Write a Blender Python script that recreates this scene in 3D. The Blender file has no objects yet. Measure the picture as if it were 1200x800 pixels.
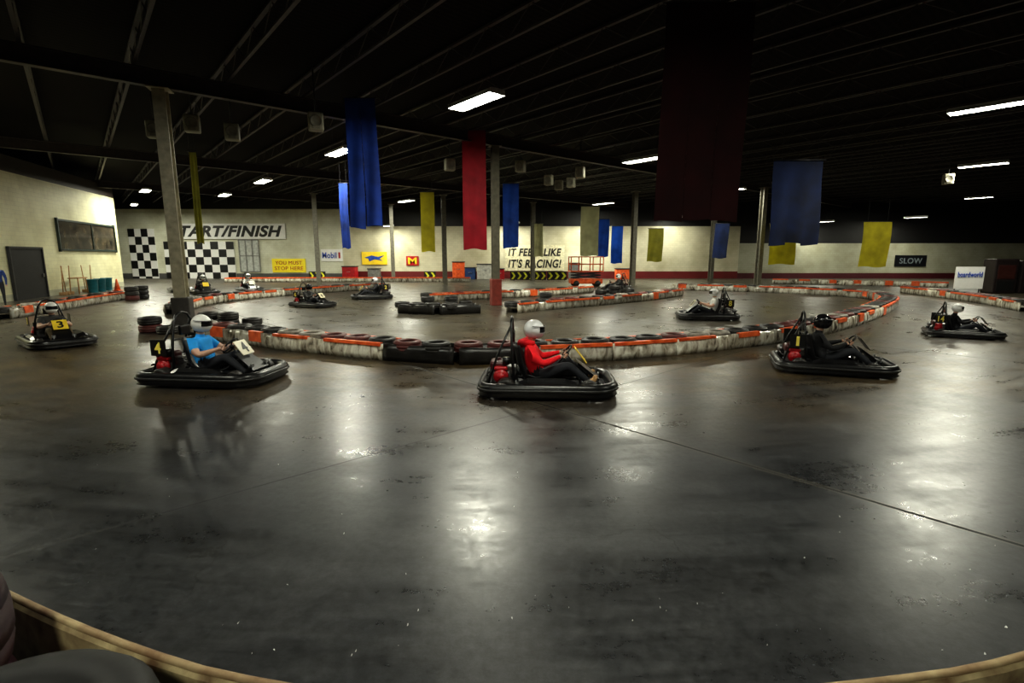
import bpy, bmesh, math, random
from mathutils import Vector, Matrix
random.seed(7)
sc = bpy.context.scene
COL = sc.collection
PITCH = math.atan(100/600); S = math.sin(PITCH); C = math.cos(PITCH); CH = 2.05

def ray(x, y):
    a = (x-600)/600; b = (400-y)/600
    return Vector((a, b*S+C, b*C-S))
def floor_at(x, y):
    r = ray(x, y); t = -CH/r.z
    return Vector((r.x*t, r.y*t, 0))
def at_depth(x, y, Y):
    r = ray(x, y); t = Y/r.y
    return Vector((r.x*t, Y, CH+r.z*t))
def at_height(x, y, z):
    r = ray(x, y); t = (z-CH)/r.z
    return Vector((r.x*t, r.y*t, z))

# ------------------------------------------------------------ materials
MC = {}
def mat(name, col, rough=.5, metal=0, var=.25, scale=6, emit=0, ecol=None, col2=None, bump=0, coat=0, trans=0):
    if name in MC: return MC[name]
    m = bpy.data.materials.new(name); m.use_nodes = True
    nt = m.node_tree; N = nt.nodes; L = nt.links
    b = N['Principled BSDF']
    b.inputs['Roughness'].default_value = rough
    b.inputs['Metallic'].default_value = metal
    if coat: b.inputs['Coat Weight'].default_value = coat
    tc = N.new('ShaderNodeTexCoord'); nz = N.new('ShaderNodeTexNoise')
    nz.inputs['Scale'].default_value = scale; nz.inputs['Detail'].default_value = 5
    L.new(tc.outputs['Object'], nz.inputs['Vector'])
    cr = N.new('ShaderNodeValToRGB'); cr.color_ramp.elements[0].position = .3; cr.color_ramp.elements[1].position = .7
    c1 = tuple(c*(1-var) for c in col)+(1,)
    c2 = (tuple(col2)+(1,)) if col2 else tuple(min(1, c*(1+var)) for c in col)+(1,)
    cr.color_ramp.elements[0].color = c1; cr.color_ramp.elements[1].color = c2
    L.new(nz.outputs['Fac'], cr.inputs['Fac']); L.new(cr.outputs['Color'], b.inputs['Base Color'])
    if bump:
        bp = N.new('ShaderNodeBump'); bp.inputs['Strength'].default_value = bump; bp.inputs['Distance'].default_value = .02
        L.new(nz.outputs['Fac'], bp.inputs['Height']); L.new(bp.outputs['Normal'], b.inputs['Normal'])
    if emit:
        b.inputs['Emission Color'].default_value = tuple(ecol or col)+(1,); b.inputs['Emission Strength'].default_value = emit
        try: m.cycles.emission_sampling = 'NONE'
        except Exception: pass
    if trans:
        tr = N.new('ShaderNodeBsdfTranslucent'); L.new(cr.outputs['Color'], tr.inputs['Color'])
        mx = N.new('ShaderNodeMixShader'); mx.inputs[0].default_value = trans
        out = N['Material Output']; L.new(b.outputs[0], mx.inputs[1]); L.new(tr.outputs[0], mx.inputs[2]); L.new(mx.outputs[0], out.inputs[0])
    MC[name] = m
    return m

black = mat('black_plastic', (.009, .009, .01), .3, var=.4)
rubber = mat('tire_rubber', (.012, .011, .011), .5, col2=(.036, .033, .03), bump=.3, scale=14)
rubber_red = mat('painted_tire_red', (.09, .022, .02), .5, col2=(.15, .035, .03), scale=8)
rubber_white = mat('painted_tire_white', (.5, .46, .38), .5, col2=(.15, .13, .11), scale=9)
steel = mat('steel', (.35, .35, .36), .35, .9)
dsteel = mat('dark_steel', (.03, .03, .035), .4, .3)
redp = mat('red_paint', (.4, .012, .018), .35)
yellowp = mat('yellow_paint', (.85, .6, .03), .4, var=.08)
whitep = mat('white_paint', (.85, .85, .83), .35, var=.03)
blackp = mat('black_paint', (.01, .01, .01), .5)
orange = mat('orange_plastic', (.95, .10, .02), .4, var=.3, scale=5, col2=(1.0, .2, .05))
skin = mat('skin', (.6, .36, .26), .5, var=.1)
jeans = mat('dark_trousers', (.018, .02, .027), .8)
tan = mat('tan_leather', (.5, .3, .14), .6)
visor_m = mat('smoked_visor', (.01, .01, .012), .08, coat=.5)

# ------------------------------------------------------------ mesh builder
class MB:
    def __init__(s): s.v = []; s.f = []; s.m = []; s.s = []
    def add(s, vs, fs, m=0, sm=False, M=None):
        o = len(s.v)
        for v in vs:
            v = Vector(v); s.v.append(M @ v if M else v)
        for f in fs:
            s.f.append([i+o for i in f]); s.m.append(m); s.s.append(sm)
        return s
    def box(s, c, d, m=0, M=None, bev=0):
        bm = bmesh.new(); bmesh.ops.create_cube(bm, size=1)
        for v in bm.verts: v.co = Vector((v.co.x*d[0]+c[0], v.co.y*d[1]+c[1], v.co.z*d[2]+c[2]))
        if bev: bmesh.ops.bevel(bm, geom=bm.edges[:], offset=bev, segments=2, affect='EDGES', profile=.5)
        bm.verts.index_update()
        s.add([v.co.copy() for v in bm.verts], [[v.index for v in f.verts] for f in bm.faces], m, False, M); bm.free(); return s
    def tube(s, path, r, n=8, closed=False, m=0, M=None, flat=None):
        P = [Vector(p) for p in path]; k = len(P)
        R = r if isinstance(r, (list, tuple)) else [r]*k
        vs = []; fs = []; up = None
        for i in range(k):
            if closed: t = P[(i+1) % k]-P[i-1]
            else: t = P[min(i+1, k-1)]-P[max(i-1, 0)]
            t.normalize()
            if up is None:
                up = Vector((0, 0, 1)) if abs(t.z) < .9 else Vector((1, 0, 0))
            a = up - t*up.dot(t)
            if a.length < 1e-4: a = t.orthogonal()
            a.normalize(); b = t.cross(a); up = a
            for j in range(n):
                q = 2*math.pi*j/n
                vs.append(P[i]+(a*math.cos(q)+b*math.sin(q))*R[i])
        for i in range(k if closed else k-1):
            i2 = (i+1) % k
            for j in range(n):
                j2 = (j+1) % n
                fs.append([i*n+j, i*n+j2, i2*n+j2, i2*n+j])
        if not closed:
            fs.append(list(range(n))[::-1]); fs.append([(k-1)*n+j for j in range(n)])
        return s.add(vs, fs, m, n > 5, M)
    def cyl(s, p0, p1, r0, r1=None, n=12, m=0, M=None):
        r1 = r0 if r1 is None else r1
        s.tube([p0, p1], [r0, r1], n, False, m, M); return s
    def ring(s, c, r, rt, axis=(0, 0, 1), n=20, k=8, m=0, M=None):
        a = Vector(axis).normalized(); u = a.orthogonal().normalized(); w = a.cross(u)
        return s.tube([Vector(c)+(u*math.cos(2*math.pi*i/n)+w*math.sin(2*math.pi*i/n))*r for i in range(n)], rt, k, True, m, M)
    def lathe(s, prof, n=24, axis='z', closed=True, m=0, M=None, sm=True):
        vs = []; fs = []; k = len(prof)
        for i in range(n):
            q = 2*math.pi*i/n
            for (r, h) in prof:
                if axis == 'z': vs.append((r*math.cos(q), r*math.sin(q), h))
                else: vs.append((r*math.cos(q), h, r*math.sin(q)))
        for i in range(n):
            i2 = (i+1) % n
            for j in range(k if closed else k-1):
                j2 = (j+1) % k
                fs.append([i*k+j, i2*k+j, i2*k+j2, i*k+j2])
        return s.add(vs, fs, m, sm, M)
    def ball(s, c, r, n=14, k=9, m=0, M=None, fn=None):
        vs = []; fs = []
        r = (r, r, r) if not isinstance(r, (tuple, list)) else r
        for i in range(k+1):
            th = math.pi*i/k
            for j in range(n):
                q = 2*math.pi*j/n
                p = Vector((math.sin(th)*math.cos(q)*r[0], math.sin(th)*math.sin(q)*r[1], math.cos(th)*r[2]))
                if fn: p = fn(p)
                vs.append(p+Vector(c))
        for i in range(k):
            for j in range(n):
                j2 = (j+1) % n
                fs.append([i*n+j, (i+1)*n+j, (i+1)*n+j2, i*n+j2])
        return s.add(vs, fs, m, True, M)
    def mesh(s, name, mats):
        me = bpy.data.meshes.new(name)
        me.from_pydata([tuple(v) for v in s.v], [], s.f)
        for p, mi, sm in zip(me.polygons, s.m, s.s): p.material_index = mi; p.use_smooth = sm
        for mt in mats: me.materials.append(mt)
        bm = bmesh.new(); bm.from_mesh(me); bmesh.ops.remove_doubles(bm, verts=bm.verts, dist=1e-5)
        bmesh.ops.recalc_face_normals(bm, faces=bm.faces); bm.to_mesh(me); bm.free()
        return me

def ob(name, data, parent=None, M=None, label=None, cat=None, group=None, kind=None):
    o = bpy.data.objects.new(name, data); COL.objects.link(o)
    if parent: o.parent = parent
    if M is not None: o.matrix_basis = M
    if label: o['label'] = label
    if cat: o['category'] = cat
    if group: o['group'] = group
    if kind: o['kind'] = kind
    return o
def dup(o, parent=None):
    n = o.copy(); COL.objects.link(n); n.parent = parent
    for c in list(o.children):
        dup(c, n)
    return n
def T(x, y, z=0, rz=0, s=1):
    return Matrix.Translation((x, y, z)) @ Matrix.Rotation(rz, 4, 'Z') @ Matrix.Scale(s, 4)
def frame(o, u, up, n):
    M = Matrix.Identity(4)
    for i, c in enumerate((u, up, n)):
        for k in range(3): M[k][i] = c[k]
    for k in range(3): M[k][3] = o[k]
    return M
def text_mesh(s, h, width=None, shear=0, m=None, ext=.004, bold=.0):
    cu = bpy.data.curves.new('lettering', 'FONT'); cu.body = s; cu.size = 1; cu.align_x = 'CENTER'; cu.align_y = 'CENTER'
    cu.shear = shear; cu.extrude = ext; cu.offset = bold
    cu.space_character = 1.08
    t = bpy.data.objects.new('tmp_text', cu); COL.objects.link(t)
    bpy.context.view_layer.update()
    dg = bpy.context.evaluated_depsgraph_get()
    me = bpy.data.meshes.new_from_object(t.evaluated_get(dg))
    bpy.data.objects.remove(t); bpy.data.curves.remove(cu)
    xs = [v.co.x for v in me.vertices]; ys = [v.co.y for v in me.vertices]
    if xs:
        w = max(xs)-min(xs); cx = (max(xs)+min(xs))/2; cy = (max(ys)+min(ys))/2
        hh = max(ys)-min(ys)
        ky = h/hh; k = (width/w) if width else ky
        for v in me.vertices:
            v.co.x = (v.co.x-cx)*k; v.co.y = (v.co.y-cy)*ky
    me.materials.clear(); me.materials.append(m or blackp); me.name = 'lettering'
    return me

# ------------------------------------------------------------ setting
CEIL = 7.4; BACK = 48.0
def floor_mat():
    m = bpy.data.materials.new('sealed_concrete'); m.use_nodes = True
    nt = m.node_tree; N = nt.nodes; L = nt.links; b = N['Principled BSDF']
    geo = N.new('ShaderNodeNewGeometry')
    def math_(op, a, v=None):
        x = N.new('ShaderNodeMath'); x.operation = op
        if isinstance(a, (int, float)): x.inputs[0].default_value = a
        else: L.new(a, x.inputs[0])
        if v is not None:
            if isinstance(v, (int, float)): x.inputs[1].default_value = v
            else: L.new(v, x.inputs[1])
        return x.outputs[0]
    sep = N.new('ShaderNodeSeparateXYZ'); L.new(geo.outputs['Position'], sep.inputs[0])
    # polar coordinates about the middle of the circuit, so rubber marks follow the lap
    dx = sep.outputs['X']; dy = math_('SUBTRACT', sep.outputs['Y'], 24.0)
    rad = math_('SQRT', math_('ADD', math_('MULTIPLY', dx, dx), math_('MULTIPLY', dy, dy)))
    ang = math_('ARCTAN2', dx, math_('MULTIPLY', dy, -1))
    pol = N.new('ShaderNodeCombineXYZ'); L.new(rad, pol.inputs[0]); L.new(math_('MULTIPLY', ang, 5), pol.inputs[1])
    def noise(sc_, det, rough=.6, stretch=None, vec=None):
        mp = N.new('ShaderNodeMapping'); L.new(vec if vec else geo.outputs['Position'], mp.inputs['Vector'])
        if stretch: mp.inputs['Scale'].default_value = stretch
        n = N.new('ShaderNodeTexNoise'); n.inputs['Scale'].default_value = sc_; n.inputs['Detail'].default_value = det
        n.inputs['Roughness'].default_value = rough; L.new(mp.outputs[0], n.inputs['Vector']); return n.outputs['Fac']
    def ramp(f, p0, c0, p1, c1):
        r = N.new('ShaderNodeValToRGB'); e = r.color_ramp.elements
        c0 = c0 if isinstance(c0, tuple) else (c0,)*3; c1 = c1 if isinstance(c1, tuple) else (c1,)*3
        e[0].position = p0; e[0].color = c0+(1,); e[1].position = p1; e[1].color = c1+(1,)
        L.new(f, r.inputs['Fac']); return r.outputs['Color']
    def mix(f, a, c, typ='MIX'):
        x = N.new('ShaderNodeMix'); x.data_type = 'RGBA'; x.blend_type = typ
        if isinstance(f, float): x.inputs['Factor'].default_value = f
        else: L.new(f, x.inputs['Factor'])
        L.new(a, x.inputs['A'])
        if isinstance(c, tuple): x.inputs['B'].default_value = c+(1,)
        else: L.new(c, x.inputs['B'])
        return x.outputs['Result']
    base = ramp(noise(.4, 7, .65), .32, (.017, .019, .022), .7, (.042, .043, .046))
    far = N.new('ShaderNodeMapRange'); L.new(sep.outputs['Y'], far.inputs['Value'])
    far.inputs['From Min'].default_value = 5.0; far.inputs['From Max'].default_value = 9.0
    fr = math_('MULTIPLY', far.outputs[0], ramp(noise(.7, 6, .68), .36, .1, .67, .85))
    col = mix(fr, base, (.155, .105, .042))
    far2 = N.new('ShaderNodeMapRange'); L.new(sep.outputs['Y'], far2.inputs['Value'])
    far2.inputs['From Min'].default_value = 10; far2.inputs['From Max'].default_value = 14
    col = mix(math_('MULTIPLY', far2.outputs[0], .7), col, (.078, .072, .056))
    col = mix(1.0, col, ramp(noise(13, 9, .8), .37, .5, .7, 1.5), 'MULTIPLY')
    streak = noise(1.0, 8, .72, (3.0, 1.2, 1), pol.outputs[0])
    col = mix(.65, col, ramp(streak, .38, .5, .64, 1.3), 'MULTIPLY')
    skid = noise(1.0, 3, .5, (13, .35, 1), pol.outputs[0])
    col = mix(math_('MULTIPLY', ramp(skid, .58, 0.0, .72, 1.0), .55), col, (.007, .007, .008))
    vo = N.new('ShaderNodeTexVoronoi'); vo.inputs['Scale'].default_value = 1.6; L.new(geo.outputs['Position'], vo.inputs['Vector'])
    sp = math_('LESS_THAN', vo.outputs['Distance'], .028)
    col = mix(math_('MULTIPLY', sp, .6), col, (.008, .008, .008))
    j = Vector((-.675, .738)); g = Vector((.738, .675)); A = Vector((.475, 6.9))
    def dist(n_, spacing):
        d = math_('ADD', math_('MULTIPLY', sep.outputs['X'], n_.x), math_('MULTIPLY', sep.outputs['Y'], n_.y))
        d = math_('SUBTRACT', d, A.dot(n_)-spacing/2)
        d = math_('ADD', d, math_('MULTIPLY', noise(1.5, 3), .03))
        d = math_('FLOORED_MODULO', d, spacing)
        return math_('ABSOLUTE', math_('SUBTRACT', d, spacing/2))
    dg_ = dist(g, 9.0)
    s0 = math_('LESS_THAN', dg_, .04); s1 = math_('LESS_THAN', dg_, .018)
    s2 = math_('LESS_THAN', dist(j, 14.0), .01)
    col = mix(math_('MULTIPLY', s0, .4), col, (.11, .095, .07))
    seam = math_('MAXIMUM', s1, math_('MULTIPLY', s2, .6))
    col = mix(seam, col, (.002, .002, .002))
    v2 = N.new('ShaderNodeTexVoronoi'); v2.feature = 'DISTANCE_TO_EDGE'; v2.inputs['Scale'].default_value = .45
    wp = N.new('ShaderNodeVectorMath'); wp.operation = 'ADD'; nn2 = N.new('ShaderNodeTexNoise'); nn2.inputs['Scale'].default_value = 1.7; nn2.inputs['Detail'].default_value = 6
    L.new(geo.outputs['Position'], nn2.inputs['Vector']); L.new(geo.outputs['Position'], wp.inputs[0]); L.new(nn2.outputs['Color'], wp.inputs[1]); L.new(wp.outputs[0], v2.inputs['Vector'])
    cr_ = math_('LESS_THAN', v2.outputs['Distance'], .0035)
    col = mix(math_('MULTIPLY', cr_, math_('MULTIPLY', ramp(noise(.3, 2), .45, 0.0, .55, 1.0), .8)), col, (.006, .006, .006))
    L.new(col, b.inputs['Base Color'])
    rr = ramp(noise(.8, 8, .7), .35, .2, .67, .36)
    rs = mix(1.0, rr, ramp(streak, .4, 0.0, .65, .09), 'ADD')
    rs = mix(1.0, rs, ramp(noise(16, 5, .7), .35, 0.0, .75, .09), 'ADD')
    rs = mix(seam, rs, (.7, .7, .7))
    L.new(rs, b.inputs['Roughness'])
    bp = N.new('ShaderNodeBump'); bp.inputs['Strength'].default_value = .2; bp.inputs['Distance'].default_value = .012
    hgt = math_('ADD', noise(3.0, 9, .7), math_('MULTIPLY', s1, -1.5))
    L.new(hgt, bp.inputs['Height']); L.new(bp.outputs[0], b.inputs['Normal'])
    b.inputs['Specular IOR Level'].default_value = .5
    return m
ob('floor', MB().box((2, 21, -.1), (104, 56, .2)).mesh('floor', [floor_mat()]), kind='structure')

def deck_mat():
    m = bpy.data.materials.new('roof_deck'); m.use_nodes = True
    nt = m.node_tree; N = nt.nodes; L = nt.links; b = N['Principled BSDF']; b.inputs['Roughness'].default_value = .8
    b.inputs['Specular IOR Level'].default_value = .1
    g = N.new('ShaderNodeNewGeometry'); mp = N.new('ShaderNodeMapping'); mp.inputs['Rotation'].default_value = (0, 0, math.radians(50))
    L.new(g.outputs['Position'], mp.inputs['Vector'])
    w = N.new('ShaderNodeTexWave'); w.inputs['Scale'].default_value = 1.6; w.bands_direction = 'X'; L.new(mp.outputs[0], w.inputs['Vector'])
    r = N.new('ShaderNodeValToRGB'); r.color_ramp.elements[0].color = (.003, .0022, .002, 1); r.color_ramp.elements[1].color = (.011, .0075, .0065, 1)
    L.new(w.outputs['Fac'], r.inputs['Fac']); L.new(r.outputs[0], b.inputs['Base Color'])
    bp = N.new('ShaderNodeBump'); bp.inputs['Strength'].default_value = .6; L.new(w.outputs['Fac'], bp.inputs['Height']); L.new(bp.outputs[0], b.inputs['Normal'])
    return m
ob('ceiling', MB().box((2, 21, CEIL+.1), (104, 56, .2)).mesh('ceiling', [deck_mat()]), kind='structure')

def wall_mat(name, z1, z2, low, mid, high):
    m = bpy.data.materials.new(name); m.use_nodes = True
    nt = m.node_tree; N = nt.nodes; L = nt.links; b = N['Principled BSDF']; b.inputs['Roughness'].default_value = .6
    g = N.new('ShaderNodeNewGeometry'); sp = N.new('ShaderNodeSeparateXYZ'); L.new(g.outputs['Position'], sp.inputs[0])
    r = N.new('ShaderNodeValToRGB'); r.color_ramp.interpolation = 'CONSTANT'
    mr = N.new('ShaderNodeMath'); mr.operation = 'DIVIDE'; mr.inputs[1].default_value = 8; L.new(sp.outputs['Z'], mr.inputs[0])
    e = r.color_ramp.elements; e[0].position = 0; e[0].color = low+(1,); e[1].position = z1/8; e[1].color = mid+(1,)
    k = e.new(z2/8); k.color = high+(1,)
    L.new(mr.outputs[0], r.inputs['Fac'])
    br = N.new('ShaderNodeTexBrick'); br.inputs['Scale'].default_value = 1; br.inputs['Mortar Size'].default_value = .006
    br.inputs['Color1'].default_value = (1, 1, 1, 1); br.inputs['Color2'].default_value = (.93, .93, .92, 1); br.inputs['Mortar'].default_value = (.75, .75, .75, 1)
    br.inputs['Brick Width'].default_value = .4; br.inputs['Row Height'].default_value = .2
    cb = N.new('ShaderNodeCombineXYZ'); ad = N.new('ShaderNodeMath'); ad.operation = 'ADD'
    L.new(sp.outputs['X'], ad.inputs[0]); L.new(sp.outputs['Y'], ad.inputs[1]); L.new(ad.outputs[0], cb.inputs[0]); L.new(sp.outputs['Z'], cb.inputs[1])
    L.new(cb.outputs[0], br.inputs['Vector'])
    nz = N.new('ShaderNodeTexNoise'); nz.inputs['Scale'].default_value = .7; nz.inputs['Detail'].default_value = 6; L.new(g.outputs['Position'], nz.inputs['Vector'])
    r2 = N.new('ShaderNodeValToRGB'); r2.color_ramp.elements[0].position = .3; r2.color_ramp.elements[0].color = (.75, .73, .66, 1); r2.color_ramp.elements[1].position = .6; r2.color_ramp.elements[1].color = (1, 1, 1, 1)
    L.new(nz.outputs['Fac'], r2.inputs['Fac'])
    x = N.new('ShaderNodeMix'); x.data_type = 'RGBA'; x.blend_type = 'MULTIPLY'; x.inputs['Factor'].default_value = 1
    L.new(r.outputs[0], x.inputs['A']); L.new(br.outputs['Color'], x.inputs['B'])
    y = N.new('ShaderNodeMix'); y.data_type = 'RGBA'; y.blend_type = 'MULTIPLY'; y.inputs['Factor'].default_value = 1
    L.new(x.outputs['Result'], y.inputs['A']); L.new(r2.outputs[0], y.inputs['B']); L.new(y.outputs['Result'], b.inputs['Base Color'])
    return m
zt = lambda y: at_depth(600, y, BACK).z
Xp = lambda x: (x-600)/600*BACK
dark = (.005, .0045, .005); maroon = (.08, .009, .014)
def back_wall(name, x0, x1, m):
    ob(name, MB().box(((x0+x1)/2, BACK+.15, CEIL/2), (x1-x0, .3, CEIL)).mesh(name, [m]), kind='structure')
back_wall('wall_back', -50, Xp(405), wall_mat('wall_paint_a', .45, zt(245), (.1, .1, .1), (.72, .73, .6), dark))
back_wall('wall_back_middle', Xp(405), Xp(862), wall_mat('wall_paint_b', zt(318), zt(265), (.15, .01, .01), (.6, .57, .42), dark))
back_wall('wall_back_right', Xp(862), 54, wall_mat('wall_paint_c', zt(320), zt(285), maroon, (.42, .42, .32), dark))
ob('wall_right', MB().box((54.15, 21, CEIL/2), (.3, 56, CEIL)).mesh('wall_right', [wall_mat('wall_paint_d', 1.0, 3.3, maroon, (.5, .5, .42), dark)]), kind='structure')
LA = Vector((-22.7, 22.6, 0)); LB = Vector((-27, 35.8, 0)); LU = (LB-LA).normalized(); LN = Vector((LU.y, -LU.x, 0))
FL = frame(LA, LU, Vector((0, 0, 1)), LN)
FB = frame((0, BACK, 0), Vector((1, 0, 0)), Vector((0, 0, 1)), Vector((0, -1, 0)))
FLi = FL.inverted()
def on_left(x, y):
    r = ray(x, y); o = Vector((0, 0, CH)); t = (LA-o).dot(LN)/r.dot(LN)
    return FLi @ (o+r*t)
def on_back(x, y):
    p = at_depth(x, y, BACK); return Vector((p.x, p.z, 0))
Llen = (LB-LA).length
wl = wall_mat('wall_paint_e', .3, 5.9, (.5, .5, .38), (.76, .74, .5), (.035, .025, .02))
ob('wall_left', MB().box((Llen/2-9, 3.33, -.15), (Llen+18, 6.66, .3)).mesh('wall_left', [wl]), M=FL, kind='structure')
ob('wall_left_return', MB().box((-36.3, 35.9, 3.33), (18, .3, 6.66)).mesh('wall_left_return', [wl]), kind='structure')

def panel(name, F, p0, p1, th, m, off=.01, label=None, cat=None, kind=None, group=None, bev=0):
    x0, x1 = sorted((p0[0], p1[0])); y0, y1 = sorted((p0[1], p1[1]))
    mb = MB().box((0, 0, th/2), (x1-x0, y1-y0, th), bev=bev)
    o = ob(name, mb.mesh(name, [m]), M=F @ Matrix.Translation(((x0+x1)/2, (y0+y1)/2, off)), label=label, cat=cat, kind=kind, group=group)
    o['w'] = x1-x0; o['h'] = y1-y0; o['t'] = th
    return o
def letter(o, s, m, w=.85, h=.5, dx=0, dy=0, shear=0, bold=0):
    me = text_mesh(s, o['h']*h, o['w']*w, shear, m, bold=bold, ext=.01)
    return ob('lettering', me, parent=o, M=Matrix.Translation((dx*o['w'], dy*o['h'], o['t']+.012)))
a = on_left(8, 291); b_ = on_left(55, 355)
d = panel('door_1', FL, (a.x, a.y), (b_.x, 0.0), .08, mat('door_black', (.006, .006, .006), .7), kind='structure')
mb = MB()
w, h = d['w'], d['h']
for q in ((-w/2-.05, 0, .1, h+.1), (w/2+.05, 0, .1, h+.1)): mb.box((q[0], q[1], .06), (q[2], q[3], .12))
mb.box((0, h/2+.05, .06), (w+.2, .1, .12))
ob('door_frame', mb.mesh('door_frame', [dsteel]), parent=d)
ob('handle', MB().box((w/2-.2, -.1, .12), (.05, .18, .06), bev=.01).mesh('handle', [steel]), parent=d)
a = on_left(64, 257); b_ = on_left(135, 294)
wn = panel('window_1', FL, a, b_, .05, mat('painted_reflection_glass', (.008, .012, .014), .1, col2=(.1, .08, .05), scale=1.6, var=.5), kind='structure')  # lighter noise tone paints blurred room reflections into the dark glass colour
w, h = wn['w'], wn['h']; mb = MB()
for s_ in (-1, 1):
    mb.box((s_*(w/2), 0, .05), (.1, h+.2, .12)); mb.box((0, s_*(h/2), .05), (w+.1, .1, .12))
mb.box((w*.05, 0, .06), (.07, h, .06))
ob('window_frame', mb.mesh('window_frame', [mat('window_trim_green', (.02, .035, .03), .5)]), parent=wn)

def checker_board(x0, y0, x1, y1, nx, ny, label):
    a = on_back(x0, y0); b = on_back(x1, y1)
    o = panel('checkered_board', FB, a, b, .08, whitep, label=label, cat='sign', off=.02)
    mb = MB(); w, h = o['w'], o['h']
    for i in range(nx):
        for j in range(ny):
            if (i+j) % 2 == 0:
                mb.box((-w/2+(i+.5)*w/nx, -h/2+(j+.5)*h/ny, .085), (w/nx, h/ny, .01))
    ob('black_squares', mb.mesh('black_squares', [blackp]), parent=o)
checker_board(150, 268, 188, 333, 4, 7, 'tall black and white checkered wall board')
checker_board(192, 283, 278, 328, 9, 5, 'wide black and white checkered wall board')
o = panel('start_finish_sign', FB, on_back(196, 262), on_back(336, 280), .12, whitep, label='long white wall sign with bold slanted black lettering', cat='sign', off=.12)
letter(o, 'START/FINISH', blackp, .95, .74, shear=.3, bold=.04)
o = panel('observation_window', FB, on_back(280, 281), on_back(306, 318), .1, mat('pale_glass', (.5, .52, .5), .2), label='white framed booth window beside the checkered board', cat='window')
mb = MB(); w, h = o['w'], o['h']
for i in range(4): mb.box((-w/2+i*w/3, 0, .12), (.09, h, .08))
for i in range(3): mb.box((0, -h/2+i*h/2, .12), (w, .09, .08))
ob('window_frame', mb.mesh('window_frame', [mat('frame_grey', (.25, .25, .24), .5)]), parent=o)
o = panel('warning_sign', FB, on_back(319, 303), on_back(359, 319), .1, mat('sign_yellow_bright', (1, .8, .03), .4, var=.04), label='yellow wall sign with two lines of red lettering', cat='sign')
letter(o, 'YOU MUST', redp, .8, .26, dy=.2); letter(o, 'STOP HERE', redp, .85, .26, dy=-.2)
o = panel('sponsor_sign', FB, on_back(376, 292), on_back(402, 306), .08, whitep, label='white rectangular oil company sign with blue lettering', cat='sign')
bluep = mat('blue_paint', (.02, .07, .4), .4)
letter(o, 'Mobil', bluep, .66, .5, dx=-.1, bold=.02); letter(o, '1', redp, .08, .5, dx=.36, bold=.02)
o = panel('sponsor_sign', FB, on_back(424, 295), on_back(454, 310), .08, yellowp, label='yellow sign with a blue swoosh emblem', cat='sign')
w, h = o['w'], o['h']
mb = MB(); pts = [(-.4, .05), (-.1, .22), (.15, .1), (.42, .25), (.2, -.05), (.35, -.2), (0, -.08), (-.2, -.25), (-.25, -.02)]
mb.add([(x*w, y*h, .09) for x, y in pts], [list(range(len(pts)))])
ob('emblem', mb.mesh('emblem', [bluep]), parent=o)
o = panel('sponsor_sign', FB, on_back(476, 300), on_back(491, 311), .08, redp, label='small red sign with a yellow letter', cat='sign')
letter(o, 'M', yellowp, .7, .7, bold=.03)
o = panel('banner_sign', FB, on_back(592, 287), on_back(661, 317), .05, mat('banner_cream', (.62, .58, .4), .6), label='cream wall banner with black slogan lettering', cat='sign')
letter(o, 'IT FEELS LIKE', blackp, .9, .3, dy=.22, shear=.2, bold=.03); letter(o, "IT'S RACING!", blackp, .9, .34, dy=-.22, shear=.2, bold=.03)
o = panel('slow_sign', FB, on_back(1049, 299), on_back(1084, 312), .08, mat('dark_board', (.008, .009, .012), .4), label='dark board sign with pale lettering', cat='sign')
letter(o, 'SLOW', mat('grey_letter', (.22, .26, .28), .5), .72, .5, bold=.01)
for (x0, x1, n) in ((598, 640, 6), (641, 664, 3), (497, 511, 2), (362, 382, 3)):
    a = at_depth(x0, 318, 44); b = at_depth(x1, 328, 44)
    F = frame((0, 44, 0), Vector((1, 0, 0)), Vector((0, 0, 1)), Vector((0, -1, 0)))
    o = panel('chevron_board', F, (a.x, a.z), (b.x, b.z), .06, blackp, label='black trackside board with yellow arrow chevrons', cat='sign', group='chevron boards')
    w, h = o['w'], o['h']; mb = MB(); cw = w/n
    for i in range(n):
        x = -w/2+(i+.15)*cw
        P = [(x, .4*h), (x+.35*cw, .4*h), (x+.75*cw, 0), (x+.35*cw, -.4*h), (x, -.4*h), (x+.4*cw, 0)]
        mb.add([(p[0], p[1], .066) for p in P], [[0, 1, 2, 5], [5, 2, 3, 4]])
    ob('chevrons', mb.mesh('chevrons', [mat('chevron_yellow', (.9, .9, .05), .4)]), parent=o)
    for s_ in (-.4, .4):
        ob('post', MB().cyl((s_*w, -h/2+.03, -.02), (s_*w, -b.z-h/2, -.02), .04).mesh('post', [dsteel]), parent=o)
# equipment crates standing along the back wall
crate_cols = [redp, mat('crate_grey', (.2, .2, .19), .5), orange, mat('crate_blue', (.02, .06, .2), .5), mat('crate_white', (.6, .6, .55), .5)]
for i, (x, w, h) in enumerate(((412, 1.2, 1.1), (440, 1.0, .9), (538, 1.1, 1.5), (552, .9, 1.0), (568, 1.3, 1.3), (585, .9, .9), (672, 1.0, 1.4), (728, 1.2, .9))):
    X = (x-600)/600*46.6
    o = ob('equipment_crate', MB().box((0, 0, h/2), (w, .8, h), bev=.04).mesh('equipment_crate', [crate_cols[i % 5]]), M=T(X, 46.6, 0, (i % 3-1)*.1), label='equipment crate with lid standing along the back wall', cat='crate', group='crates along the back wall')
    ob('lid', MB().box((0, 0, h+.03), (w+.08, .88, .08), bev=.02).mesh('lid', [dsteel]), parent=o)
    ob('handle', MB().tube([(-.15, -.41, h*.6), (-.15, -.47, h*.6), (.15, -.47, h*.6), (.15, -.41, h*.6)], .02, 6).mesh('handle', [steel]), parent=o)

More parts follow.
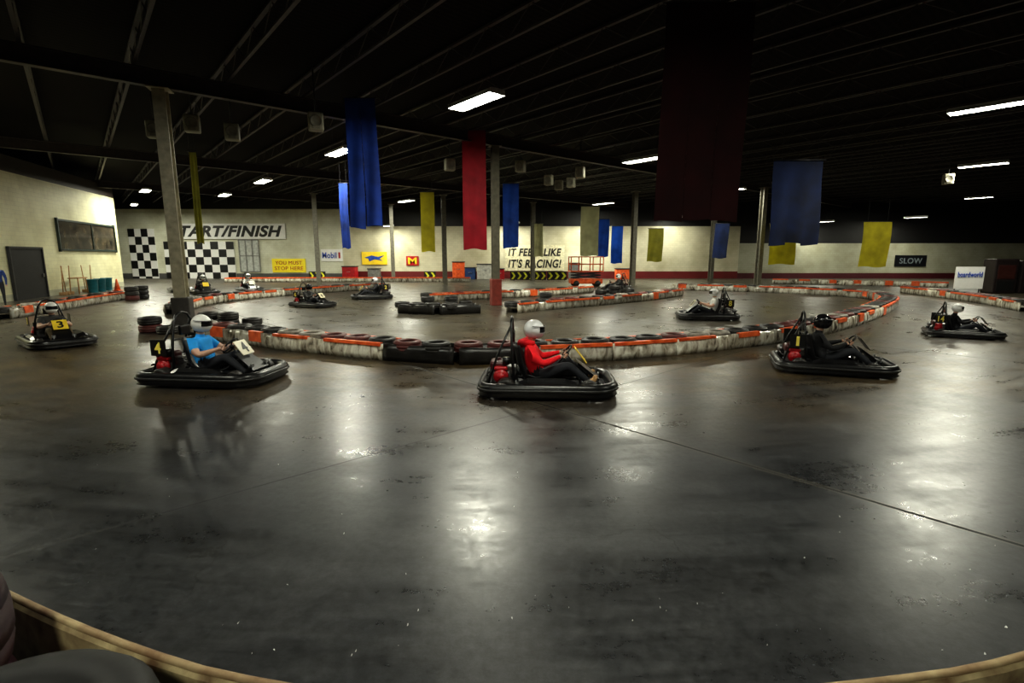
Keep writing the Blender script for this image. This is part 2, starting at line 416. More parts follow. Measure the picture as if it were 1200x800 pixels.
# ------------------------------------------------------------ roof steelwork
J = Vector((-.643, .766, 0)); G = Vector((.766, .643, 0)); C2 = Vector((-.7, 21.4, 0))
def clip(p, d, x0=-49.5, x1=53.5, y0=3, y1=47.8):
    t0, t1 = -200, 200
    for c, lo, hi in ((0, x0, x1), (1, y0, y1)):
        if abs(d[c]) < 1e-6: continue
        a = (lo-p[c])/d[c]; b = (hi-p[c])/d[c]
        t0 = max(t0, min(a, b)); t1 = min(t1, max(a, b))
    return t0, t1
joist_m = mat('joist_steel', (.05, .042, .042), .5, .1)
for i in range(-22, 24):
    p = C2 + G*(i*2.1+1.0)
    t0, t1 = clip(p, J)
    if t1-t0 < 4: continue
    Lg = t1-t0; mb = MB()
    mb.box((0, 0, .5), (Lg, .1, .06)); mb.box((0, 0, 0), (Lg, .08, .05))
    n = int(Lg/1.5)
    for k in range(n):
        x = -Lg/2+k*Lg/n; hx = Lg/n/2
        mb.cyl((x, 0, 0), (x+hx, 0, .5), .014, n=4); mb.cyl((x+hx, 0, .5), (x+2*hx, 0, 0), .014, n=4)
    c = p+J*((t0+t1)/2)
    o = ob('roof_joist', mb.mesh('roof_joist', [joist_m]), M=Matrix.Translation((c.x, c.y, 6.84)) @ Matrix.Rotation(math.atan2(J.y, J.x), 4, 'Z'), label='long open-web steel roof joist', cat='joist', group='roof joists')
girder_m = mat('girder_steel', (.055, .044, .04), .5, .1)
for i in range(0, 3):
    p = C2+J*(i*13)
    t0, t1 = clip(p, G)
    if t1-t0 < 4: continue
    Lg = t1-t0; c = p+G*((t0+t1)/2); mb = MB()
    mb.box((0, 0, .2), (Lg, .22, .03)); mb.box((0, 0, -.2), (Lg, .22, .03)); mb.box((0, 0, 0), (Lg, .03, .4))
    ob('roof_girder', mb.mesh('roof_girder', [girder_m]), M=Matrix.Translation((c.x, c.y, 6.59)) @ Matrix.Rotation(math.atan2(G.y, G.x), 4, 'Z'), label='heavy steel I-beam roof girder', cat='beam', group='roof girders')

def column(x, y, h=6.37, w=.26, wrap=None, m=None, label='painted steel H-section column', lo=0, hi=1.2):
    m = m or mat('column_paint', (.2, .19, .15), .5)
    mb = MB()
    mb.box((0, w/2, h/2), (w, .03, h)); mb.box((0, -w/2, h/2), (w, .03, h)); mb.box((0, 0, h/2), (.03, w, h))
    mb.box((0, 0, .01), (w*1.7, w*1.7, .02)); mb.box((0, 0, h-.01), (w*1.7, w*1.7, .02))
    o = ob('steel_column', mb.mesh('steel_column', [m]), M=T(x, y, 0, .3), label=label, cat='column')
    if wrap:
        ob('padding', MB().box((0, 0, (lo+hi)/2+.02), (w*1.5, w*1.5, hi-lo), bev=.03).mesh('padding', [wrap]), parent=o)
    return o
column(-9.25, 14.35, w=.3, label='tall grey steel column beside stacked tires', m=mat('column_grey', (.42, .39, .28), .4), wrap=mat('column_boot', (.06, .055, .05), .6), hi=.9)
column(-.68, 21.4, w=.28, label='dark steel column with red padded base', m=mat('column_dark', (.12, .115, .085), .45), wrap=mat('pad_red', (.2, .035, .025), .5), hi=1.1)
for (px, d) in ((375, 37), (522, 38), (740, 36), (886, 34), (624, 43), (831, 42), (462, 44.5)):
    column((px-600)/600*d, d, w=.3)

# ------------------------------------------------------------ ceiling lights
tube_m = mat('fluorescent_tube', (.9, 1, .85), .4, emit=24, ecol=(.93, 1.0, .92))
house = mat('fixture_white', (.6, .6, .58), .4)
hm = MB(); hm.box((0, 0, .12), (2.0, .36, .06), bev=.01)
hm.add([(-1, .18, .12), (1, .18, .12), (1, .27, 0), (-1, .27, 0)], [[0, 1, 2, 3]]); hm.add([(-1, -.18, .12), (1, -.18, .12), (1, -.27, 0), (-1, -.27, 0)], [[0, 1, 2, 3]])
hm.box((-1, 0, .06), (.02, .5, .12)); hm.box((1, 0, .06), (.02, .5, .12))
hm = hm.mesh('light_housing', [house])
tm = MB()
for y in (-.13, 0, .13): tm.cyl((-.97, y, .055), (.97, y, .055), .03, n=8)
tm = tm.mesh('fluorescent_tube', [tube_m])
cm = MB().cyl((0, 0, .14), (0, 0, .58), .012, n=5).mesh('hanger', [dsteel])
lights = [(557, 120, 6.3, 1.0, 500), (398, 179, 6.3, 1, 520), (308, 213, 6.3, 1, 500), (263, 229, 6.3, 1, 520), (170, 224, 6.3, 1, 520), (476, 236, 6.3, 1, 460), (754, 188, 6.3, 1, 520), (707, 239, 6.3, 1, 460),
          (855, 223, 6.3, 1, 400), (793, 255, 5.4, .8, 200), (1158, 127, 6.3, .9, 520), (1152, 194, 6.3, .9, 450), (1147, 232, 6.3, .8, 380), (1073, 255, 5.3, .8, 200), (965, 260, 5.1, .8, 200), (157, 240, 6.1, .8, 460), (455, 265, 4.9, .7, 230), (600, 262, 5.2, .8, 230), (690, 262, 5.2, .7, 230)]
LP = []
for (x, y, z, s, en) in lights:
    p = at_height(x, y, z)
    if p.y > 46: p = at_depth(x, y, 46)
    LP.append((p, s, en))
for q in ((-7.5, 4.6), (1.0, 4.2), (9.5, 5.0)):
    LP.append((Vector((q[0], q[1], 6.3)), 1, 200))
LP.append((Vector((-1.0, -3.0, 6.3)), 1, 220))
LP.append((Vector((-19.5, 14.5, 6.3)), 1, 560))
for p, s, en in LP:
    M = Matrix.Translation(p) @ Matrix.Rotation(math.atan2(-J.y, -J.x), 4, 'Z') @ Matrix.Diagonal((s, s, 1, 1))
    o = ob('ceiling_light', hm, M=M, label='bright white fluorescent fixture hanging from the roof steel', cat='ceiling light', group='ceiling lights')
    ob('fluorescent_tube', tm, parent=o)
    for hx in (-.7, .7):
        h = ob('hanger', cm, parent=o); h.location.x = hx
        k = (CEIL-p.z-.14)/.44
        h.scale = (1, 1, k); h.location.z = .14*(1-k)
    ld = bpy.data.lights.new('tube_lamp', 'AREA'); ld.shape = 'RECTANGLE'; ld.size = 1.9; ld.size_y = .45
    ld.energy = en; ld.color = (1.0, .98, .80)
    ob('tube_lamp', ld, parent=o, M=Matrix.Translation((0, 0, .015)))

# ------------------------------------------------------------ hanging banners
def banner(x0, y0, x1, y1, Y, m, label, yaw=0, flare=1.0, group='hanging banners', strips=1):
    tl = at_depth(x0, y0, Y); br = at_depth(x1, y1, Y)
    W = br.x-tl.x; ztop = min(tl.z, 6.8); H = ztop-br.z; cx = (tl.x+br.x)/2
    nx, nz = 14, 16; rnd = random.Random(int(x0*7+y0))
    root = None
    ph = rnd.random()*6
    for sidx in range(strips):
        vs = []; fs = []
        for j in range(nz+1):
            v = j/nz; fl = 1+(flare-1)*v
            for i in range(nx+1):
                u = (i/nx+sidx)/strips-.5
                vs.append((u*W*fl+(.02*v*math.sin(ph+sidx*2)), .018*math.sin(u*13+ph+v*3)*(.3+v)+.07*math.sin(v*4+ph)+.03*sidx*v, -v*H+(.03*math.sin(u*7+ph+sidx) if j == nz else 0)-(.04*math.sin(sidx*3+1) if j == nz else 0)))
        for j in range(nz):
            for i in range(nx):
                k = j*(nx+1)+i; fs.append([k, k+1, k+nx+2, k+nx+1])
        me = MB().add(vs, fs, 0, True).mesh('hanging_banner', [m])
        if sidx == 0:
            root = ob('hanging_banner', me, M=T(cx, Y, ztop, yaw), label=label, cat='banner', group=group)
        else: ob('banner_strip', me, parent=root)
    mb = MB(); mb.cyl((-W/2-.05, 0, .02), (W/2+.05, 0, .02), .02, n=8)
    for x in (-W*.35, W*.35): mb.cyl((x, 0, .02), (x, 0, max(.1, CEIL-ztop)), .006, n=4)
    ob('hanging_rod', mb.mesh('hanging_rod', [dsteel]), parent=root)
    return root
bl = mat('blue_cloth', (.004, .028, .2), .8, var=.5, scale=1.3, trans=.25)
bld = mat('navy_cloth', (.002, .005, .024), .85, var=.6, scale=.9, trans=.2, col2=(.005, .018, .085))
bl2 = mat('bright_blue_cloth', (.01, .06, .34), .8, var=.4, scale=1.3, trans=.3)
rd = mat('red_cloth', (.24, .005, .014), .8, var=.3, scale=1.3, trans=.3)
drd = mat('dark_red_mesh', (.018, .002, .0025), .9, var=.4, scale=1.3, trans=.3)
ye = mat('yellow_cloth', (.38, .33, .012), .8, var=.3, scale=1.3, trans=.3)
yed = mat('olive_cloth', (.2, .19, .02), .8, var=.3, scale=1.3, trans=.3)
pale = mat('pale_yellow_cloth', (.36, .36, .2), .8, var=.3, scale=1.3, trans=.3)
banner(404, 104, 446, 266, 16.7, bl, 'long dark blue cloth banner in two strips', flare=1.08, strips=2)
banner(397, 215, 411, 290, 24, bl, 'narrow blue cloth banner behind a wider one')
banner(541, 152, 570, 291, 20.5, rd, 'long crimson cloth banner', flare=1.02)
banner(589, 215, 608, 290, 27, bl2, 'bright blue cloth banner beside the column', strips=2)
banner(492, 225, 510, 294, 29, ye, 'mustard yellow cloth banner')
banner(221, 178, 239, 284, 20.5, yed, 'narrow olive yellow cloth banner', yaw=.3)
banner(681, 242, 701, 299, 33, pale, 'pale yellow cloth banner with sheer weave')
banner(701, 257, 713, 300, 37, bl2, 'narrow blue cloth banner')
banner(717, 265, 729, 308, 40, bl2, 'short blue cloth banner')
banner(760, 268, 776, 306, 38, yed, 'short yellow cloth banner')
banner(780, 5, 866, 258, 10.6, drd, 'very wide dark red mesh banner in three strips', strips=3)
banner(908, 188, 957, 286, 19, bld, 'wide dark blue cloth banner with uneven hem', strips=3, flare=1.05)
banner(903, 262, 930, 309, 33, ye, 'yellow cloth banner hanging behind a blue one')
banner(1012, 260, 1039, 312, 31, ye, 'yellow cloth banner near the dark board sign')
banner(838, 262, 852, 302, 38, bld, 'narrow dark blue cloth banner')
banner(626, 262, 636, 300, 42, pale, 'small pale cloth banner')

# loudspeakers
spk = mat('speaker_shell', (.3, .29, .22), .5)
sb = MB().box((0, 0, 0), (.42, .34, .5), bev=.04).mesh('loudspeaker', [spk])
sg = MB().lathe([(.0, -.175), (.14, -.175), (.16, -.19), (.17, -.17), (.0, -.165)], 16, 'y', True); sg.box((0, -.175, -.18), (.2, .012, .06)); sg = sg.mesh('grille', [mat('grille_grey', (.2, .19, .15), .6)])
for (x, y, z) in ((272, 155, 5.9), (370, 143, 5.9), (181, 152, 5.9), (527, 193, 5.9), (643, 211, 5.8), (655, 217, 5.8), (669, 214, 5.8), (680, 202, 5.9), (1111, 210, 5.8), (225, 145, 6.0), (610, 195, 6)):
    p = at_height(x, y, z)
    o = ob('loudspeaker', sb, M=T(p.x, p.y, p.z, .4*(-1 if p.x > 0 else 1)), label='beige box loudspeaker hung from the roof', cat='loudspeaker', group='roof loudspeakers')
    ob('grille', sg, parent=o)
    ob('bracket', MB().cyl((0, 0, .24), (0, 0, CEIL-p.z), .02, n=6).mesh('bracket', [dsteel]), parent=o)

# ------------------------------------------------------------ tires
tp = [(.15, -.07), (.155, -.09), (.2, -.105), (.25, -.1), (.275, -.075), (.282, -.045), (.274, -.04), (.274, -.03), (.285, -.025), (.285, .025), (.274, .03), (.274, .04), (.282, .045), (.275, .075), (.25, .1), (.2, .105), (.155, .09), (.15, .07), (.165, .06), (.24, .06), (.25, 0), (.24, -.06), (.165, -.06)]
tmesh = {k: MB().lathe(tp, 24, 'z').mesh('tire', [m_]) for k, m_ in (('b', rubber), ('r', rubber_red), ('w', rubber_white))}
tlabel = {'b': 'worn black tire lying flat in the track barrier', 'r': 'dull red painted tire lying flat in the barrier', 'w': 'white painted tire lying flat in the barrier'}
def catmull(P, step):
    out = []
    for i in range(len(P)-1):
        p0 = P[max(i-1, 0)]; p1 = P[i]; p2 = P[i+1]; p3 = P[min(i+2, len(P)-1)]
        for k in range(24):
            t = k/24
            out.append(.5*((2*p1)+(p2-p0)*t+(2*p0-5*p1+4*p2-p3)*t*t+(3*p1-p0-3*p2+p3)*t**3))
    out.append(P[-1].copy())
    res = [out[0]]; acc = 0
    for a, b in zip(out, out[1:]):
        d = (b-a).length
        while acc+d >= step and d > 0:
            a = a+(b-a)*((step-acc)/d); d = (b-a).length; acc = 0; res.append(a.copy())
        acc += d
    return res
def wrap_mat():
    m = bpy.data.materials.new('clear_wrapped_tires'); m.use_nodes = True
    nt = m.node_tree; N = nt.nodes; L = nt.links; b = N['Principled BSDF']
    g = N.new('ShaderNodeNewGeometry'); oi = N.new('ShaderNodeObjectInfo')
    mp = N.new('ShaderNodeMapping'); mp.inputs['Scale'].default_value = (5, 5, 2.0); L.new(g.outputs['Position'], mp.inputs['Vector'])
    n = N.new('ShaderNodeTexNoise'); n.inputs['Scale'].default_value = 1.3; n.inputs['Detail'].default_value = 6; n.inputs['Roughness'].default_value = .6; n.inputs['Distortion'].default_value = .5
    L.new(mp.outputs[0], n.inputs['Vector'])
    r = N.new('ShaderNodeValToRGB'); e = r.color_ramp.elements
    e[0].position = .33; e[0].color = (.06, .05, .04, 1); e[1].position = .6; e[1].color = (.82, .8, .7, 1)
    k = e.new(.45); k.color = (.45, .4, .31, 1)
    L.new(n.outputs['Fac'], r.inputs['Fac'])
    hv = N.new('ShaderNodeHueSaturation'); mr = N.new('ShaderNodeMapRange'); mr.inputs['To Min'].default_value = .4; mr.inputs['To Max'].default_value = 1.15
    L.new(oi.outputs['Random'], mr.inputs['Value']); L.new(mr.outputs[0], hv.inputs['Value']); L.new(r.outputs[0], hv.inputs['Color'])
    L.new(hv.outputs[0], b.inputs['Base Color']); b.inputs['Roughness'].default_value = .18
    bp = N.new('ShaderNodeBump'); bp.inputs['Strength'].default_value = .35; bp.inputs['Distance'].default_value = .02
    L.new(n.outputs['Fac'], bp.inputs['Height']); L.new(bp.outputs[0], b.inputs['Normal'])
    return m
wrap_m = wrap_mat()
wrapd_m = mat('black_belt', (.009, .009, .009), .35, col2=(.025, .023, .022))
SEG = 1.5; BW = .62; BH = .33
def sect(m_):
    mb = MB()
    for s in (-1, 1):
        vs = []; fs = []; n = 12; prof = [(0, 0), (.03, .12), (.02, .24), (-.005, BH), (-.04, BH), (-.04, 0)]
        for i in range(n+1):
            x = -SEG/2+.003+(SEG-.006)*i/n
            wv = .014*math.sin(i*math.pi/3)
            for (o_, z) in prof: vs.append((x, s*(BW/2+o_+wv*(z > .05)), z+(.012*math.sin(i*math.pi/3) if z > .3 else 0)))
        k = len(prof)
        for i in range(n):
            for j in range(k): fs.append([i*k+j, (i+1)*k+j, (i+1)*k+(j+1) % k, i*k+(j+1) % k])
        fs.append(list(range(k))); fs.append([n*k+j for j in range(k)])
        mb.add(vs, fs, 0, True)
    mb.box((0, 0, .17), (SEG-.04, BW-.06, .03), 0)
    return mb.mesh('track_barrier', [m_])
sec_w = sect(wrap_m); sec_d = sect(wrapd_m)
def strip(s, x0, x1, z0, z1):
    mb = MB()
    mb.box(((x0+x1)/2, s*(BW/2+.036), (z0+z1)/2), (x1-x0, .012, z1-z0)); mb.box(((x0+x1)/2, s*(BW/2), z1), (x1-x0, .08, .015))
    return mb.mesh('orange_strip', [orange])
strips_ = [[strip(s, *q) for s in (-1, 1)] for q in ((-.74, .74, .29, .35), (-.5, .2, .25, .35), (.25, .7, .05, .35), (-.74, .3, .30, .35), (-.1, .35, .12, .35))]
def barrier(px, tire_step=.62, group='track barriers', p_or=.6, darkrange=None, white=.15, tires=True, dy=0):
    P = [floor_at(x, y+dy) for x, y in px]
    pts = catmull(P, SEG)
    rnd = random.Random(len(px)*31+int(px[0][0]))
    for a, b in zip(pts, pts[1:]):
        c = (a+b)/2; ang = math.atan2(b.y-a.y, b.x-a.x)
        pxx = 600+600*c.x/max(c.y, 1)
        dk = darkrange and darkrange[0] < pxx < darkrange[1] and c.y < darkrange[2]
        o = ob('track_barrier', sec_d if dk else sec_w, M=T(c.x, c.y, 0, ang), label='black belt wrapped tire barrier section' if dk else 'dirty white plastic wrapped track barrier section with orange strip', cat='track barrier', group=group)
        if not dk:
            k = rnd.choice([0, 1, 2, 3, 4, 3]) if rnd.random() > p_or else 0
            for q in (0, 1): ob('orange_strip', strips_[k][q], parent=o)
    if tires:
        tp_ = catmull(P, tire_step)
        for q in tp_[:-1]:
            k = 'w' if rnd.random() < white else ('r' if rnd.random() < .25 else 'b')
            ob('tire', tmesh[k], M=T(q.x+rnd.uniform(-.01, .01), q.y, .29+rnd.random()*.02, rnd.random()*6), label=tlabel[k], cat='tire', group='barrier tires')
main = [(243, 392), (300, 398), (340, 404), (400, 410), (450, 415), (505, 420), (560, 421), (640, 419), (700, 416), (760, 412), (850, 403), (930, 392), (990, 378), (1030, 363), (1040, 353), (1015, 346), (940, 341), (860, 338), (780, 336)]
barrier(main, .64, darkrange=(435, 590, 12), white=.22, p_or=.3, dy=3)
barrier([(205, 368), (232, 358), (300, 349), (400, 341), (470, 337)], .8, p_or=.3)
barrier([(472, 366), (520, 368), (562, 366)], .64, darkrange=(400, 700, 99), white=.05)
barrier([(600, 366), (640, 362), (700, 357), (760, 351), (795, 346)], .8, p_or=.5)
barrier([(500, 353), (560, 350), (640, 346), (690, 342)], 1.6, p_or=.4)
barrier([(265, 330.5), (350, 330), (480, 330), (560, 330)], 2.0, p_or=.9, tires=False)
barrier([(0, 374), (60, 364), (110, 355), (165, 347)], 1.6, p_or=.6)
barrier([(1062, 343), (1110, 349), (1160, 356), (1215, 367)], .8, p_or=.6)
barrier([(905, 332), (950, 333), (1050, 335), (1120, 337)], 2, p_or=.2, tires=False)
for k, (x, y, n) in enumerate(((196, 400, 2), (228, 386, 2), (262, 384, 2), (290, 382, 1), (214, 402, 1), (150, 352, 3), (162, 350, 3), (500, 360, 2), (528, 359, 2), (545, 359, 1), (705, 350, 2), (722, 350, 3), (738, 348, 2), (640, 354, 2), (655, 354, 1))):
    p = floor_at(x, y)+Vector((0, .3, 0))
    if k == 0: p = Vector((-9.9, 13.9, 0))
    if k == 4: p = Vector((-9.25, 13.65, 0))
    if k == 1: p = Vector((-9.0, 15.1, 0))
    for i in range(n):
        ob('tire', tmesh['r' if (k+i) % 5 == 0 else 'b'], M=T(p.x, p.y, .105+.2101*i, i*.7), label='worn black tire in a loose stack beside the track', cat='tire', group='stacked loose tires')

# ------------------------------------------------------------ near spectator barrier
cream_m = mat('weathered_cream_board', (.2, .11, .045), .6, col2=(.6, .5, .28), scale=9, var=.4, bump=.3)
NB = [Vector(p) for p in ((-2.9, 2.2, 0), (-2.1, 1.76, 0), (-1.61, 1.53, 0), (-1.1, 1.33, 0), (-.68, 1.21, 0), (0, 1.12, 0), (.98, 1.21, 0), (1.5, 1.31, 0), (2.2, 1.55, 0))]
pts = catmull(NB, .15)
mb = MB(); prof = [(-.02, 0), (-.02, .905), (-.012, .915), (.012, .915), (.02, .905), (.02, 0)]
vs = []; fs = []; k = len(prof)
for i, p in enumerate(pts):
    t = (pts[min(i+1, len(pts)-1)]-pts[max(i-1, 0)]).normalized(); n = Vector((-t.y, t.x, 0))
    for o_, z in prof: vs.append(p+n*o_+Vector((0, 0, z)))
for i in range(len(pts)-1):
    for j in range(k): fs.append([i*k+j, (i+1)*k+j, (i+1)*k+(j+1) % k, i*k+(j+1) % k])
fs.append(list(range(k))); fs.append([(len(pts)-1)*k+j for j in range(k)])
mb.add(vs, fs, 0, False)
cbo = ob('curved_barrier', mb.mesh('curved_barrier', [cream_m]), label='low curved cream board barrier with rusty top edge', cat='barrier')
ob('rusty_edge', MB().tube([p+Vector((0, 0, .917)) for p in pts], .012, 6).mesh('rusty_edge', [mat('rust_edge', (.16, .06, .02), .7, col2=(.45, .36, .2), scale=7)]), parent=cbo, label='rusty top edge')
def bigtire(hs): return [(r*1.12, h*hs) for r, h in tp]
bt = MB().lathe(bigtire(1.4), 40, 'z').mesh('tire', [mat('maroon_tire', (.022, .008, .012), .45, col2=(.04, .014, .02), bump=.2)])
bt2 = MB().lathe(bigtire(1.26), 40, 'z').mesh('tire', [mat('near_black_tire', (.003, .003, .003), .6, col2=(.007, .007, .007), bump=.2)])
for i in range(4):
    ob('tire', bt, M=T(-1.69, 1.13, .147+.294*i), label='maroon tire stacked behind the cream barrier', cat='tire', group='tires behind the near barrier')
    ob('tire', bt2, M=T(-1.09, .89, .133+.265*i), label='black tire stacked behind the cream barrier', cat='tire', group='tires behind the near barrier')

# ------------------------------------------------------------ go-kart
def rrect(x0, x1, w, rf, rb, n=7):
    pts = []
    for (cx, cy, r, a0) in ((x1-rf, w-rf, rf, 0), (x0+rb, w-rb, rb, 90), (x0+rb, -w+rb, rb, 180), (x1-rf, -w+rf, rf, 270)):
        for i in range(n+1):
            a = math.radians(a0+90*i/n); pts.append(Vector((cx+r*math.cos(a), cy+r*math.sin(a), 0)))
    return pts
def sweep_closed(path, prof):
    vs = []; fs = []; N_ = len(path); k = len(prof)
    for i, p in enumerate(path):
        t = (path[(i+1) % N_]-path[i-1]).normalized(); n = Vector((t.y, -t.x, 0))
        for o_, z in prof: vs.append(p+n*o_+Vector((0, 0, z)))
    for i in range(N_):
        for j in range(k): fs.append([i*k+j, ((i+1) % N_)*k+j, ((i+1) % N_)*k+(j+1) % k, i*k+(j+1) % k])
    return vs, fs
def build_kart():
    root = bpy.data.objects.new('go_kart', None); COL.objects.link(root); root.empty_display_size = .3
    def part(name, mb, mats, label=None): return ob(name, mb.mesh(name, mats), parent=root, label=label)
    prof = [(0, .07), (.03, .05), (.0, .05), (-.09, .07), (-.1, .12), (-.09, .2), (-.05, .24), (-.01, .235), (.02, .2), (.035, .13)]
    vs, fs = sweep_closed(rrect(-1.0, 1.0, .66, .38, .22), prof); part('bumper', MB().add(vs, fs, 0, True), [black])
    vs, fs = sweep_closed(rrect(-1.005, 1.005, .665, .385, .225), [(.033, .13), (.045, .135), (.045, .165), (.03, .17)]); part('rub_strip', MB().add(vs, fs, 0, True), [mat('grey_rubber', (.03, .03, .03), .4)])
    mb = MB().box((.15, 0, .085), (1.5, .8, .03), bev=.01); part('floor_pan', mb, [dsteel])
    mb = MB()
    for s in (-1, 1):
        mb.tube([(-.88, s*.33, .12), (-.4, s*.34, .12), (.3, s*.3, .12), (.8, s*.22, .12)], .018, 8)
    mb.tube([(-.88, -.4, .12), (-.88, .4, .12)], .018); mb.tube([(.8, -.3, .12), (.8, .3, .12)], .018); mb.cyl((-.62, -.45, .14), (-.62, .45, .14), .018); mb.cyl((.6, -.42, .13), (.6, .42, .13), .014)
    part('frame', mb, [dsteel])
    for (x, r, w) in ((-.62, .14, .2), (.6, .13, .13)):
        for s in (-1, 1):
            M = Matrix.Translation((x, s*.44, r))
            mb = MB(); mb.lathe([(r*.5, -w/2), (r*.85, -w/2), (r, -w*.38), (r, w*.38), (r*.85, w/2), (r*.5, w/2)], 22, 'y', True, 0, M)
            mb2 = MB(); mb2.lathe([(0.001, -w*.2), (r*.3, -w*.25), (r*.52, -w*.45), (r*.52, w*.45), (r*.3, w*.25), (.001, w*.2)], 16, 'y', False, 0, M)
            wh = part('wheel', mb, [rubber]); ob('hub', mb2.mesh('hub', [steel]), parent=wh)
    for s in (-1, 1):
        vs = []
        for x, zt_ in ((-.42, .25), (-.3, .3), (.25, .3), (.42, .24)):
            vs += [(x, s*.58, .1), (x, s*.57, zt_-.05), (x, s*.5, zt_), (x, s*.36, zt_-.04), (x, s*.36, .1)]
        fs = []
        for i in range(3):
            for j in range(5): fs.append([i*5+j, i*5+5+j, i*5+5+(j+1) % 5, i*5+(j+1) % 5])
        fs += [[0, 1, 2, 3, 4], [15, 16, 17, 18, 19]]
        part('side_pod', MB().add(vs, fs), [black])
    pr = [(.12, .17), (.0, .13), (-.2, .11), (-.34, .15), (-.43, .3), (-.48, .48), (-.52, .66), (-.53, .7)]
    vs = []; fs = []; nu = 12
    for (x, z) in pr:
        for i in range(nu+1):
            u = -1+2*i/nu; e = abs(u)**3
            vs.append((x+.1*e*(1 if z > .2 else .2), u*.21, z+(.13*e if z < .3 else .03*e)))
    for j in range(len(pr)-1):
        for i in range(nu): kk = j*(nu+1)+i; fs.append([kk, kk+1, kk+nu+2, kk+nu+1])
    st = part('seat', MB().add(vs, fs, 0, True), [mat('seat_shell', (.015, .015, .017), .35)])
    md = st.modifiers.new('thickness', 'SOLIDIFY'); md.thickness = .018
    ax = Vector((-.8, 0, .6)); cc = Vector((.27, 0, .58))
    mb = MB(); mb.ring(cc, .15, .014, ax, 28, 8)
    for q in (0, 2.1, 4.2):
        u = Vector((.6, 0, .8)); w = Vector((0, 1, 0)); mb.cyl(cc-ax*.02, cc+(u*math.sin(q)+w*math.cos(q))*.148, .01, n=6)
    mb.cyl(cc-ax*.05, cc+ax*.005, .035, n=12)
    part('steering_wheel', mb, [black])
    part('steering_column', MB().cyl(cc, (.66, 0, .14), .013, n=8).tube([(.5, -.06, .12), (.48, -.03, .42), (.48, .03, .42), (.5, .06, .12)], .012), [dsteel])
    vs = [(.44, -.16, .48), (.44, .16, .48), (.78, .22, .22), (.78, -.22, .22), (.46, -.14, .42), (.46, .14, .42), (.74, .2, .18), (.74, -.2, .18)]
    part('nose_fairing', MB().add(vs, [[0, 1, 2, 3], [4, 5, 6, 7], [0, 1, 5, 4], [1, 2, 6, 5], [2, 3, 7, 6], [3, 0, 4, 7]]), [black])
    for s in (-1, 1):
        part('pedal', MB().cyl((.74, s*.2, .12), (.76, s*.2, .3), .01, n=6).box((.755, s*.2, .3), (.02, .08, .06), bev=.005), [steel])
    e = part('engine', MB().box((-.7, -.16, .25), (.28, .3, .2), bev=.03).cyl((-.7, -.02, .26), (-.7, .06, .26), .1, n=16), [mat('cast_aluminium', (.2, .2, .2), .4, .7)])
    mb = MB()
    for i in range(6): mb.box((-.56, -.16, .3+i*.022), (.16, .2, .008))
    ob('cooling_fins', mb.mesh('cooling_fins', [steel]), parent=e)
    ob('fuel_tank', MB().box((-.74, -.14, .43), (.26, .3, .14), bev=.04).cyl((-.74, -.14, .49), (-.74, -.14, .53), .035).mesh('fuel_tank', [mat('dark_tank', (.06, .012, .014), .35)]), parent=e, label='dark red fuel tank')
    ob('engine_cover', MB().cyl((-.7, -.3, .28), (-.7, -.36, .28), .12, .1, n=20).cyl((-.7, -.36, .28), (-.7, -.375, .28), .06, n=14).box((-.7, -.3, .4), (.2, .1, .06), bev=.02).mesh('engine_cover', [redp]), parent=e, label='red recoil starter cover')
    ob('exhaust', MB().tube([(-.6, -.05, .33), (-.66, .12, .4), (-.8, .22, .36), (-.86, .34, .34)], .025).cyl((-.86, .2, .34), (-.86, .42, .34), .06, n=14).mesh('exhaust', [steel]), parent=e)
    ob('air_filter', MB().cyl((-.62, -.28, .46), (-.62, -.28, .56), .06, n=14).mesh('air_filter', [black]), parent=e)
    mb = MB()
    hoop = [(-.5, -.36, .13), (-.53, -.3, .6), (-.55, -.2, .98), (-.555, -.12, 1.1), (-.555, 0, 1.14), (-.555, .12, 1.1), (-.55, .2, .98), (-.53, .3, .6), (-.5, .36, .13)]
    mb.tube(hoop, .021, 8)
    for s in (-1, 1): mb.tube([(-.55, s*.17, 1.03), (-.75, s*.26, .6), (-.9, s*.34, .14)], .018, 8)
    mb.tube([(-.54, -.27, .7), (-.54, .27, .7)], .014); mb.tube([(-.9, -.34, .3), (-.9, .34, .3)], .014)
    part('roll_bar', mb, [black])
    ob('headrest', MB().box((-.53, 0, .84), (.05, .24, .16), bev=.02).mesh('headrest', [black]), parent=root)
    return root
def plate(root, fr, w, h, num, bg, fg, name='number_plate'):
    o = ob(name, MB().box((0, 0, 0), (w, h, .012), bev=.003).mesh(name, [bg]), parent=root, M=fr)
    if num:
        me = text_mesh(num, h*.7, w*(.42 if len(num) == 1 and num != '1' else (.2 if len(num) == 1 else .62)), 0, fg, bold=.02, ext=.003)
        ob('lettering', me, parent=o, M=Matrix.Translation((0, 0, .011)))
    return o

